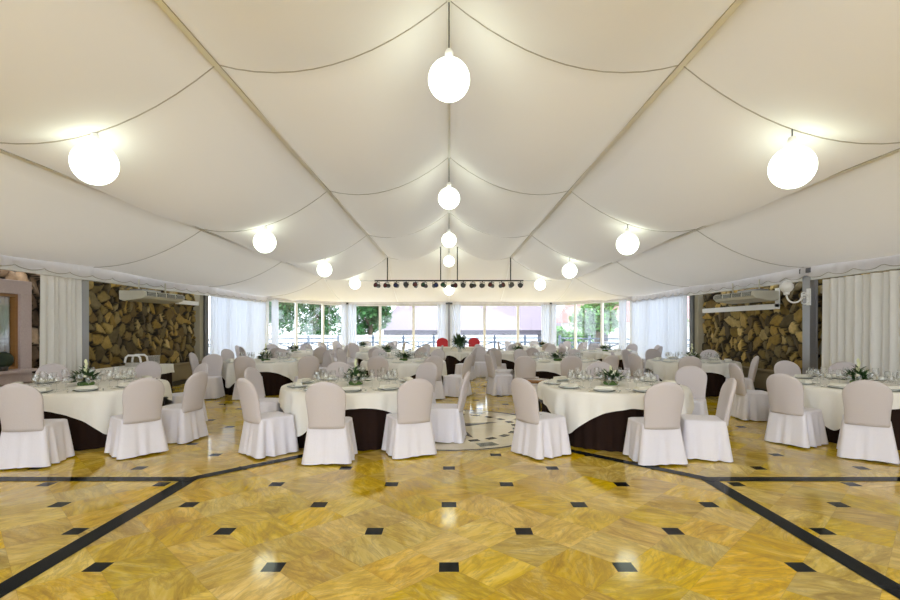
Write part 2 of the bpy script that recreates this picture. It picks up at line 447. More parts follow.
# granite framed window in the near left wall
b = MB(); Y0, Y1, Z0, Z1 = 7.0, 8.86, .85, 2.18
def frame(mb, x, y0, y1, z0, z1, w, dep):
    mb.box((x,(y0+y1)/2,z1+w/2), (dep,y1-y0+2*w,w)); mb.box((x,(y0+y1)/2,z0-w/2), (dep,y1-y0+2*w,w))
    mb.box((x,y0-w/2,(z0+z1)/2), (dep,w,z1-z0)); mb.box((x,y1+w/2,(z0+z1)/2), (dep,w,z1-z0))
frame(b, -7.66, Y0, Y1, Z0, Z1, .24, .14); b.box((-7.655,(Y0+Y1)/2,.30), (.12,Y1-Y0+.48,.58))
wg = struct(b.build('window_5', M['granite'], None, None, .008))
b = MB(); frame(b, -7.69, Y0+.05, Y1-.05, Z0+.05, Z1-.05, .05, .1); b.box((-7.69,(Y0+Y1)/2,(Z0+Z1)/2), (.06,.06,Z1-Z0-.18)); b.build('window_frame', M['oak'], wg)
b = MB(); b.box((-7.70,(Y0+Y1)/2,(Z0+Z1)/2), (.012,Y1-Y0-.18,Z1-Z0-.18)); b.build('pane', M['pane'], wg)
def curtain(name, p0, p1, z0, z1, m, fold=.13, amp=.035, label=None, cat='curtain', group=None, gather=1.0, seed=0, parent=None):
    rg = random.Random(seed); a, c = Vector((*p0,0)), Vector((*p1,0)); L = (c-a).length; d = (c-a)/L; nr = Vector((-d.y,d.x,0))
    n = max(12, int(L/fold*10)); rows = []; ph = [rg.uniform(0,6.28) for _ in range(4)]
    for k in range(9):
        t = k/8; row = []
        for i in range(n+1):
            s = L*i/n; w = 2*PI*s/fold
            off = amp*(math.sin(w+.8*math.sin(w*.37+ph[0]))*(.55+.45*t)+.35*math.sin(w*.43+ph[1]+t*.7))
            ss = L/2+(s-L/2)*(1-(1-gather)*math.sin(PI*.5*t))
            p = a+d*ss+nr*off; row.append((p.x,p.y,z1+(z0-z1)*t))
        rows.append(row)
    mb = MB(); mb.grid(rows); o = mb.build(name, m, parent)
    hd = MB(); hd.grid([[(p[0],p[1],z1+.0) for p in rows[0]], [(p[0]*1,p[1],z1-.05) for p in rows[0]]])
    if label: tag(o, label, cat, group)
    return o
curtain('grey_curtain', (-7.74,Y0+.05), (-7.74,Y1-.05), Z0+.02, Z1-.02, M['grey_curtain'], .11, .022, parent=wg, seed=3)
# topiary ball on the sill
t = empty('topiary_plant', (-7.50,8.42,.86)); tag(t, 'dark clipped round plant on the sill of the granite-framed window', 'plant')
b = MB(); rg = random.Random(4)
b.lathe([(.13*math.sin(PI*i/10)+.001,.185-.13*math.cos(PI*i/10)) for i in range(11)], 14)
b.v = [(x*(1+rg.uniform(-.1,.1)),y*(1+rg.uniform(-.1,.1)),z+rg.uniform(-.012,.012)) for x,y,z in b.v]
b.build('foliage', M['topiary'], t)
b = MB(); b.lathe([(.001,0),(.055,0),(.07,.09),(.06,.09),(.001,.08)], 14); b.build('pot', M['dark_base'], t)
mb = MB(); mb.box((-7.53,(Y0+Y1)/2,.835), (.22,Y1-Y0+.3,.05)); mb.build('window_sill', M['granite'], wg)

# curtains
curtain('drape', (-7.52,9.20), (-7.52,10.20), .04, 2.64, M['drape'], .15, .04, 'white drape hanging between granite-framed window and steel post', seed=1)
curtain('drape', (7.42,6.4), (7.42,9.93), .04, 2.54, M['drape'], .19, .06, 'wide cream white drape hanging behind the front table by the stone wall', seed=2)
curtain('sheer_curtain', (-7.52,15.72), (-7.44,20.3), .04, 2.72, M['sheer'], .17, .035, 'pale blue-white sheer curtain along the side beyond the serving table', seed=5)
curtain('sheer_curtain', (7.42,15.62), (7.42,20.3), .04, 2.72, M['sheer'], .17, .035, 'pale blue-white sheer curtain along the side beyond the bracket lamp', seed=6)
# daylight glazing behind the sheer side curtains, and the end windows
def glazed(idx, p, q, splits):
    a, c = Vector((*p,0)), Vector((*q,0)); d = c-a; L = d.length; rz = math.atan2(d.y,d.x); h = EAVE-.16
    root = MB()
    def at(s, z): v = a+d*s/L; return (v.x, v.y, z)
    root.box(at(L/2,.05), (L,.07,.10), rz); root.box(at(L/2,h), (L,.07,.06), rz)
    for s in splits: root.box(at(s,h/2), (.13,.07,h), rz)
    o = struct(root.build('window_%d' % idx, M['white_paint']))
    g = MB(); g.box(at(L/2,h/2), (L,.012,h), rz); g.build('pane', M['pane'], o)
    return o
glazed(1, APSE[0], APSE[1], (.1,1.83,3.66,5.4))
glazed(2, APSE[1], APSE[2], (.1,1.75,3.45,5.15))
glazed(3, APSE[2], APSE[3], (.1,1.8,3.5,5.15))
glazed(4, APSE[3], APSE[4], (.1,1.83,3.66,5.4))
glazed(6, (-7.62,15.5), (-7.62,20.4), (.05,1.6,3.3,4.85))
glazed(7, (7.62,15.5), (7.62,20.4), (.05,1.6,3.3,4.85))
cn = [('left', 0), ('left of centre', 1), ('centre', 2), ('right of centre', 3)]
gl = ['corner window beyond the left sheer curtain','window behind the left third-row tables','window behind the aisle','window behind the right third-row tables']
seg = list(zip(APSE[:-1], APSE[1:]))
wname = ['slanted end window beside the trees','end window with the dense green tree','end window behind the red chairs','slanted end window beside the pink roof']
for i, (p, q) in enumerate(seg):
    a, c = Vector(p), Vector(q); d = (c-a).normalized(); nr = Vector((-d.y,d.x))*(-.16)
    for w, (s0, s1) in enumerate(((.16,.58),((c-a).length-.58,(c-a).length-.16))):
        e0, e1 = a+d*s0+nr, a+d*s1+nr
        curtain('drape', e0, e1, .05, 2.74, M['sheer'], .11, .035, 'gathered white drape at the %s edge of the %s' % (('left','right')[w], wname[i]), seed=20+2*i+w)

# ------------------------------------------------------------------ lamps
b0 = empty('globe_lamp')
mb = MB(); mb.lathe([(.226*math.sin(PI*i/20)+1e-4,-.226*math.cos(PI*i/20)) for i in range(21)], 36); mb.build('globe', M['globe'], b0)
mb = MB(); mb.lathe([(.001,.33),(.03,.33),(.045,.30),(.05,.225),(.001,.225)], 16); mb.build('lamp_cap', M['white_paint'], b0)
GP = Proto(b0)
def globe(x, y, z, label):
    o = GP.put((x,y,z), 0, label, 'lamp', 'white globe lamps under the tent ceiling')
    zc = ceil_z(x,y) if y <= 20.43 else z+.55
    mb = MB(); mb.tube([(0,0,.325),(0,0,zc-z-.004)], .008, 6); mb.build('cord', M['dark_steel'], o)
nth = ['nearest','second','third','farthest']
for i, y in enumerate(FR[1:]):
    for s in (-1, 1):
        globe(s*3.78-.06, y, 3.37 if s < 0 else 3.33, 'lit white globe lamp, %s in the row over the tables %s of the aisle' % (nth[i], 'left' if s < 0 else 'right'))
    globe(0, y, 4.28, 'lit white globe lamp, %s under the ridge above the aisle' % nth[i])
globe(0, 23.6, 3.32, 'small lit white globe lamp beyond the spotlight bar, just below it')

# stage light bar --------------------------------------------------------
BY = 20.3; BZ = 3.48
r = empty('lighting_bar', (0,BY,BZ)); tag(r, 'long black bar hung on four rods, carrying a row of spotlights', 'lighting bar')
mb = MB(); mb.tube([(-3.02,0,0),(3.02,0,0)], .032, 10); mb.build('bar', M['black'], r)
for x in (-2.5,-.34,.34,2.5):
    zt = ceil_z(x, BY); mb = MB(); mb.tube([(x,0,.03),(x,0,zt-BZ-.03)], .022, 8); mb.build('hanger_rod', M['black'], r)
sp = empty('stage_spotlight')
mb = MB(); mb.lathe([(.001,-.14),(.07,-.14),(.085,-.10),(.085,.08),(.10,.12),(.092,.125),(.078,.09),(.001,.085)], 16)
mb.v = [(x, -z, y) for x, y, z in mb.v]; mb.v = [(x, y, z-.20) for x, y, z in mb.v]; hs = mb.build('lamp_housing', M['black'], sp)
mb = MB(); mb.grid([[(.076*math.cos(2*PI*j/16),-.112,-.2+.076*math.sin(2*PI*j/16)) for j in range(16)]], True); mb.f = [list(range(16))]; mb.m=[0]; mb.s=[False]
mb.build('colour_filter', M['gel_red'], sp)
mb = MB(); mb.tube([(-.1,0,-.2),(-.1,0,-.07),(.1,0,-.07),(.1,0,-.2)], .012, 6); mb.tube([(0,0,-.07),(0,0,-.03)], .018, 6); mb.build('yoke', M['black'], sp)
sp0 = sp; names = ['first','second','third','fourth','fifth','sixth','seventh','eighth','ninth','tenth','eleventh','twelfth','thirteenth','fourteenth','fifteenth','sixteenth']
gels = 'rrbkrgbgrkkkrrkk'; gm = {'r':'gel_red','b':'gel_blue','k':'ac_dark','g':'gel_green'}
for i in range(16):
    o = sp0 if i == 0 else copy_tree(sp0)
    o.location = (-2.90+5.80*i/15, BY, BZ-.0); o.rotation_euler = (R.uniform(-.25,.1), 0, R.uniform(-.7,.7))
    for ch in o.children:
        if ch.name.startswith('colour_filter'):
            if i: ch.data = ch.data.copy()
            ch.data.materials[0] = M[gm[gels[i]]]
    tag(o, 'black spotlight, %s from the left on the hanging bar' % names[i], 'spotlight', 'spotlights on the hanging bar')
mb = MB(); mb.tube([(-7.4,20.78,3.52),(7.4,20.78,3.52)], .010, 6)
tag(mb.build('tension_cable', M['steel']), 'thin steel cable stretched across the tent behind the spotlight bar', 'cable')

# air conditioners --------------------------------------------------------
def aircon(s, label):
    r = empty('air_conditioner', (s*7.29,12.35,2.2)); tag(r, label, 'air conditioner', 'air conditioners on the stone walls')
    # casing profile across X: thicker toward the wall, bevelled at the front lower edge
    pr = [(.30,.24),(.30,.04),(.18,.0),(-.24,.06),(-.31,.13),(-.31,.20),(-.27,.24)]
    mb = MB(); rows = [[(s*x, y, z) for x, z in pr] for y in (-.86,.86)]
    mb.grid(rows, True, smooth=False, caps=True)
    mb.build('casing', M['ac_white'], r, None, .015)
    for k in range(4):
        g = MB(); y = -.62+k*.415
        g.box((-s*.307,y,.175), (.03,.34,.095)); f = g.build('grille', M['ac_dark'], r)
        g = MB()
        for q in range(3): g.box((-s*.325,y,.145+.03*q), (.012,.34,.007))
        g.build('louvre', M['ac_white'], f)
    for y in (-.6,.5):
        g = MB(); g.tube([(0,y,.2),(0,y,.52)], .018, 8); g.build('hanger_rod', M['ac_white'], r)
    g = MB(); g.box((s*.05,-.25,.27), (.30,.75,.05)); g.build('top_tray', M['steel'], r)
aircon(-1, 'long white air conditioner hung over the serving table')
aircon(1, 'long white air conditioner hung beside the white bracket lamp')
mb = MB(); mb.box((7.60,13.25,2.08), (.014,3.5,.13)); mb.box((7.60,11.57,2.28), (.014,.16,.44))
tag(mb.build('cable_duct', M['white_paint']), 'white L-shaped duct under the air conditioner on the right stone wall', 'duct')
mb = MB(); mb.box((-7.56,14.45,2.30), (.10,1.1,.11))
tag(mb.build('cable_duct', M['white_paint']), 'short white duct at the end of the air conditioner over the serving table', 'duct')

# wall lantern ---------------------------------------------------------------
r = empty('bracket_lamp', (7.24,10.28,2.14)); tag(r, 'white scrolled bracket lamp with opal globe on the right steel post', 'lamp')
mb = MB()
def arc(cx, cz, rad, a0, a1, n=14): return [(cx+rad*math.cos(a0+(a1-a0)*i/n), 0, cz+rad*math.sin(a0+(a1-a0)*i/n)) for i in range(n+1)]
mb.tube(arc(-.14,.12,.16,PI,2*PI), .018, 8); mb.tube(arc(.06,.12,.055,-PI*.2,1.6*PI), .014, 8); mb.tube(arc(.07,.0,.07,PI*.5,2.2*PI), .014, 8); mb.tube([(.02,0,.12),(.14,0,.10)], .018, 8)
mb.box((.155,0,.08), (.03,.09,.34)); mb.build('scroll_arm', M['white_paint'], r)
mb = MB(); mb.lathe([(.001,.12),(.05,.12),(.06,.17),(.001,.17)], 16, (-.30,0,0)); mb.build('lamp_holder', M['white_paint'], r)
mb = MB(); mb.lathe([(.05,.165),(.10,.21),(.13,.27),(.122,.33),(.08,.385),(.001,.405)], 24, (-.30,0,0)); mb.build('lamp_shade', M['lamp_glass'], r)

# ------------------------------------------------------------------ chair
def chair_proto():
    root = empty('banquet_chair')
    # skirted seat cover: loop around the seat, flaring to the floor, pleated at the corners
    hw, yf, yb, rc = .225, .235, -.225, .05
    loop = []
    def corner(cx, cy, a0):
        for i in range(7):
            a = a0+PI/2*i/6; loop.append((cx+rc*math.cos(a), cy+rc*math.sin(a), math.cos(a), math.sin(a)))
    def side(p, q, nx, ny, n=15):
        for i in range(1, n): loop.append((p[0]+(q[0]-p[0])*i/n, p[1]+(q[1]-p[1])*i/n, nx, ny))
    corner(hw-rc,yf-rc,0); side((hw-rc,yf),(-hw+rc,yf),0,1)
    corner(-hw+rc,yf-rc,PI/2); side((-hw,yf-rc),(-hw,yb+rc),-1,0)
    corner(-hw+rc,yb+rc,PI); side((-hw+rc,yb),(hw-rc,yb),0,-1)
    corner(hw-rc,yb+rc,1.5*PI); side((hw,yb+rc),(hw,yf-rc),1,0)
    n = len(loop); L = [0]
    for i in range(1, n): L.append(L[-1]+math.dist(loop[i][:2], loop[i-1][:2]))
    tot = L[-1]+math.dist(loop[0][:2], loop[-1][:2])
    def folds(x, y, s):
        f = 0
        for cx, cy, w, a in ((-hw,yb+.085,.028,-.075),(hw,yb+.085,.028,-.075)):
            d = y-cy
            if abs(x-cx) < .03: f += a*math.exp(-(d/w)**2)+.03*math.exp(-((d-.07)/.03)**2)+.03*math.exp(-((d+.06)/.03)**2)
        for cx, cy in ((-hw,yf),(hw,yf)):
            d = math.hypot(x-cx,y-cy); f += .030*math.exp(-(d/.05)**2)-.014*math.exp(-((d-.11)/.035)**2)
        return f+.009*math.sin(s*2*PI/tot*11)+.006*math.sin(s*2*PI/tot*17+1)
    rows = []
    zs = [.478,.47,.45,.40,.33,.25,.17,.10,.05,.018]
    for z in zs:
        t = (.478-z)/.46; row = []
        for (x, y, nx, ny), s in zip(loop, L):
            fl = (.045 if ny >= -.3 else .060)*t**1.1 + folds(x,y,s)*t**.8
            ins = -.02 if z > .475 else 0
            zz = z-(.006*math.sin(s*9) if z < .03 else 0)
            row.append((x+nx*(fl+ins), y+ny*(fl+ins), max(zz,.010)))
        rows.append(row)
    mb = MB(); mb.grid(rows, True)
    mb.grid([[(x*.93*k, .003+y*.93*k, .478+.012*(1-k*k)) for x, y, _, _ in loop] for k in (1.0,.7,.4,.05)][::-1], True)
    mb.add([(x-nx*.02, y-ny*.02, .478) for x,y,nx,ny in loop]+[(x*.93,.003+y*.93,.478) for x,y,_,_ in loop], [(i,(i+1)%n,n+(i+1)%n,n+i) for i in range(n)])
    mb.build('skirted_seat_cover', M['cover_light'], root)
    # back cover
    def w(z):
        a = [(.42,.215),(.50,.212),(.60,.217),(.70,.228),(.78,.235)]
        if z > .78: return .235*max(.02, 1-((z-.78)/.1965)**2.3)**.5
        for (z0,w0),(z1,w1) in zip(a[:-1],a[1:]):
            if z <= z1+1e-6: return w0+(w1-w0)*(z-z0)/(z1-z0)
        return .02
    rows = []
    for z in (.42,.46,.50,.56,.62,.68,.74,.78,.82,.855,.885,.91,.93,.947,.960,.969,.974,.976):
        W = w(z); th = .040-.010*(z-.42)/.5
        if z > .93: th *= max(.25, 1-((z-.93)/.05)**2)
        cy = -.205-.16*(z-.45)-.10*(z-.45)**2
        row = []
        for j in range(36):
            a = 2*PI*j/36; c_, s_ = math.cos(a), math.sin(a)
            e = 2/3.2
            xx = W*math.copysign(abs(c_)**e, c_); yy = th*math.copysign(abs(s_)**e, s_)
            bul = .016*(1-(xx/max(W,.01))**2)*math.sin(PI*min(1,max(0,(z-.42)/.56)))
            curve = -.028*(1-(xx/.23)**2)
            row.append((xx, cy+yy+curve-bul*(1 if yy < 0 else -.5), z))
        rows.append(row)
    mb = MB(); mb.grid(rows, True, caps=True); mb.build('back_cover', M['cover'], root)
    for sx in (-1,1):
        for y in (.18,-.21):
            mb = MB(); mb.tube([(sx*.18,y,.45),(sx*.195,y*1.05,.0)], [.016,.012], 8); mb.build('leg', M['leg'], root)
    return root
CH = Proto(chair_proto())
def chair(x, y, face, label, group):
    """face = direction vector the sitter looks along"""
    rz = math.atan2(face[1], face[0])-PI/2 + R.uniform(-.03,.03)
    return CH.put((x,y,0), rz, label, 'chair', group)

# ------------------------------------------------------------------ table
TR = 1.04; TH = .745
def table_proto():
    root = empty('banquet_table')
    mb = MB(); mb.lathe([(.001,TH-.03),(TR-.02,TH-.03),(TR-.012,TH-.015),(TR-.02,TH),(.001,TH)], 48); mb.build('tabletop', M['table_wood'], root)
    mb = MB(); n = 240; rows = []
    for k in range(6):
        t = k/5; rows.append([((TR-.05+.020*t*math.sin(40*2*PI*j/n))*math.cos(2*PI*j/n), (TR-.05+.020*t*math.sin(40*2*PI*j/n))*math.sin(2*PI*j/n), TH-.032-(TH-.036)*t) for j in range(n)])
    mb.grid(rows, True); mb.build('underskirt', M['brown'], root)
    return root
TBP = Proto(table_proto())
def cloth_mesh(rad, s, h, rot, seed, corner=.62):
    rg = random.Random(seed); n = 216; rows = []
    for k in range(1, 9): rows.append([(rad*k/8*math.cos(2*PI*j/n), rad*k/8*math.sin(2*PI*j/n), h) for j in range(n)])
    ph = [rg.uniform(0,6.28) for _ in range(3)]
    m = 11
    for k in range(0, m+1):
        t = k/m; row = []
        for j in range(n):
            a = 2*PI*j/n; q = a-rot
            D = s/max(abs(math.cos(q)),abs(math.sin(q)))-rad
            D = min(D, corner)*.5+corner*math.tanh(D/corner)*.5
            cn = (D-(s-rad))/max(.01,corner-(s-rad)); drop = D*t
            fold = (.022*math.sin(14*a+ph[0])+.016*math.sin(23*a+ph[1])+.010*math.sin(37*a+ph[2]))*min(1,drop/.22)
            cf = .05*cn*math.cos(8*(q-PI/4))*min(1,drop/.3)
            r_ = rad+.012+.018*(1-math.exp(-drop/.04))+.02*drop+fold+cf*.5
            if k == 0: r_ = rad+.008
            z = h-.004-drop
            row.append((r_*math.cos(a), r_*math.sin(a), z))
        rows.append(row)
    mb = MB(); mb.grid(rows, True); c0 = [(0,0,h)]+rows[0]
    mb.add(c0, [(0,1+j,1+(j+1)%n) for j in range(n)])
    return mb

# tableware -------------------------------------------------------------
def glass_proto(h, rb, parts=True):
    bowl = [(.004,h*.46),(rb*.55,h*.50),(rb*.93,h*.62),(rb,h*.74),(rb*.92,h*.90),(rb*.82,h)]
    stem = [(.006,h*.02),(.0035,h*.08),(.0035,h*.40),(.006,h*.46)]; foot = [(.001,0),(rb*.85,0),(rb*.85,.003),(.006,.008)]
    if parts:
        r_ = empty('wine_glass'); 
        for nm, p in (('bowl',bowl),('stem',stem),('foot',foot)):
            mb = MB(); mb.lathe(p, 14); mb.build(nm, M['glass'], r_)
        return Proto(r_)
    mb = MB(); mb.lathe(foot+stem+bowl, 10); return Proto(mb.build('wine_glass', M['glass']))
G_big, G_med, G_far = glass_proto(.215,.044), glass_proto(.175,.038), glass_proto(.205,.044,False)
pr = empty('dinner_plate')
mb = MB(); mb.lathe([(.001,.004),(.09,.004),(.10,.008),(.145,.016),(.148,.014),(.10,.002),(.08,0),(.001,0)], 28); mb.build('charger', M['china_rim'], pr)
mb = MB(); mb.lathe([(.001,.012),(.075,.011),(.12,.024),(.122,.021),(.08,.006),(.001,.006)], 28); mb.build('plate', M['china'], pr)
PL = Proto(pr)
mb = MB(); mb.lathe([(.001,.006),(.09,.006),(.15,.018),(.152,.014),(.08,0),(.001,0)], 20); PLF = Proto(mb.build('dinner_plate', M['china']))
mb = MB()
for k in range(3): mb.box((.004*k,0,.008+.013*k), (.25-.012*k,.10-.004*k,.012))
NAP = Proto(mb.build('napkin', M['napkin'], None, None, .005))
def cutl(kind):
    r_ = MB(); r_.tube([(0,-.10,.005),(0,0,.007),(0,.03,.005)], [.005,.004,.004], 6)
    if kind == 'knife': r_.box((.003,.07,.005), (.018,.10,.003))
    else:
        r_.box((0,.045,.005), (.022,.03,.003))
        for q in (-.008,0,.008): r_.box((q,.08,.005), (.004,.045,.003))
    return Proto(r_.build(kind, M['silver']))
KN, FK = cutl('knife'), cutl('fork')

def leaf(mb, p, d, l, w, up=.3, mi=0):
    d = Vector(d).normalized(); s = d.cross(Vector((0,0,1)))
    if s.length < .05: s = Vector((1,0,0))
    s.normalize(); p = Vector(p); m_ = p+d*l*.5+Vector((0,0,up*l*.25)); e = p+d*l
    mb.add([p, m_+s*w/2, e, m_-s*w/2], [(0,1,2,3)], mi, False)
def flowers(seed, tall):
    rg = random.Random(seed); r_ = empty('flower_arrangement')
    mb = MB(); mb.lathe([(.001,0),(.10,0),(.11,.03),(.09,.05),(.001,.05)], 14); mb.build('foam_tray', M['stem_green'], r_)
    mb = MB()
    for i in range(130):
        a = rg.uniform(0,2*PI); e = rg.uniform(-.05,1.2); l = rg.uniform(.10,.24)*(1.1-.3*e)
        leaf(mb, (.05*math.cos(a),.05*math.sin(a),.05+rg.uniform(0,.06)), (math.cos(a)*math.cos(e),math.sin(a)*math.cos(e),math.sin(e)), l, rg.uniform(.03,.06), rg.uniform(-.3,.6))
    for i in range(26):
        a = rg.uniform(0,2*PI); z = rg.uniform(.08,tall*.7); leaf(mb, (.02*math.cos(a),.02*math.sin(a),z), (math.cos(a),math.sin(a),.7), rg.uniform(.06,.12), .035)
    mb.build('foliage', M['leaf'], r_)
    for i in range(7):
        a = 2*PI*i/7+rg.uniform(-.3,.3); rr = rg.uniform(.06,.13); z = .10+rg.uniform(.0,.08); mb = MB()
        for k, (ra, zz) in enumerate(((.036,0),(.026,.012),(.014,.02))):
            mb.lathe([(.004,zz-.01),(ra*.8,zz),(ra,zz+.014),(ra*.85,zz+.020),(ra*.4,zz+.012)], 9)
        mb.build('rose', M['rose'], r_, (rr*math.cos(a),rr*math.sin(a),z))
    mb = MB(); mb.tube([(0,0,.05),(.006,0,tall*.6),(0,.006,tall)], .005, 6); mb.build('stem', M['stem_green'], r_)
    mb = MB()
    for k in range(5):
        z = tall*(.55+.45*k/4); a = k*2.2
        mb.lathe([(.003,-.03),(.018,-.012),(.021,.01),(.012,.032),(.002,.042)], 8, (.018*math.cos(a)*(1-k/5),.018*math.sin(a)*(1-k/5),z))
    mb.build('lily_buds', M['bud'], r_)
    return Proto(r_)
FLW = [flowers(11,.34), flowers(12,.24), flowers(13,.40)]

def lay_table(cx, cy, rot, desc, seats, near, nglass, fl, cloth_rot, gseed, h=TH):
    """table + cloth + settings; desc completes '... at / on the <desc>'"""
    TBP.put((cx,cy,0), cloth_rot, 'round table with dark brown underskirt, %s' % desc, 'table', 'round banquet tables')
    o = cloth_mesh(TR, 1.225, TH+.006, 0, gseed).build('tablecloth', M['cloth'], None, (cx,cy,0)); o.rotation_euler.z = cloth_rot
    tag(o, 'cream white square tablecloth on the %s' % desc, 'tablecloth', 'square tablecloths on the round tables')
    z = TH+.0075; rg = random.Random(gseed)
    fp = FLW[fl]; fp.put((cx,cy,z), rg.uniform(0,6), 'white rose and green leaf centrepiece on the %s' % desc, 'flowers', 'table centrepieces')
    for i in range(seats):
        a = rot+2*PI*i/seats; c, s = math.cos(a), math.sin(a); rz = a+PI/2
        def P(r_, tng): return (cx+r_*c-tng*s, cy+r_*s+tng*c, z)
        (PL if near else PLF).put(P(.83,0), rz, 'white dinner plate laid on the %s' % desc, 'plate', 'plates, %s' % desc)
        p = P(.83,0); NAP.put((p[0],p[1],z+(.025 if near else .019)), rz+rg.uniform(-.2,.2), 'folded cream napkin on a plate, %s' % desc, 'napkin', 'napkins, %s' % desc)
        if near:
            KN.put(P(.83,.19), a-PI/2+PI, 'silver knife laid on the %s' % desc, 'knife', 'knives, %s' % desc)
            FK.put(P(.83,-.19), a-PI/2+PI, 'silver fork laid on the %s' % desc, 'fork', 'forks, %s' % desc)
        for k in range(nglass):
            gp = (G_big, G_med, G_med)[k] if near else G_far
            gp.put(P(.56+.03*(k % 2)+rg.uniform(-.02,.02), (-.10+.105*k)+.03), rg.uniform(0,6), 'clear stemmed wine glass on the %s' % desc, 'glass', 'wine glasses, %s' % desc)

# tables: centre, description
T = {
 'A': (-5.30,7.30,'front table beside the granite-framed window'),
 'B': (-1.38,7.40,'front table just left of the aisle'),
 'C': ( 2.38,7.36,'front table just right of the aisle'),
 'D': ( 6.10,7.45,'front table beside the wide cream drape'),
 'E': (-4.60,12.55,'second-row table beyond the serving table'),
 'F': (-1.15,12.65,'second-row table just left of the aisle'),
 'G': ( 2.75,12.65,'second-row table just right of the aisle'),
 'H': ( 6.05,12.45,'second-row table by the right stone wall'),
 'I': (-5.32,17.2,'third-row table by the left sheer curtain'),
 'J': (-2.08,17.0,'third-row table just left of the aisle'),
 'K': ( 2.30,16.9,'third-row table just right of the aisle'),
 'L': ( 5.50,17.6,'third-row table by the right sheer curtain'),
 'N': (-3.70,21.4,'last table before the left end windows'),
 'O': ( 4.00,21.4,'last table before the right end windows'),
}
crot = {'A':.06,'B':.25,'C':-.04,'D':-.15}
for i, (k, (cx, cy, d)) in enumerate(T.items()):
    near = k in 'ABCD'; row2 = k in 'EFGH'
    lay_table(cx, cy, .31+.11*i, d, 10 if near or row2 else 8, near, 3 if near else (2 if row2 else 1), (0 if k in 'ABD' else 1) if near else (2 if k in 'EH' else 1), crot.get(k, .4+.37*i), 100+i)

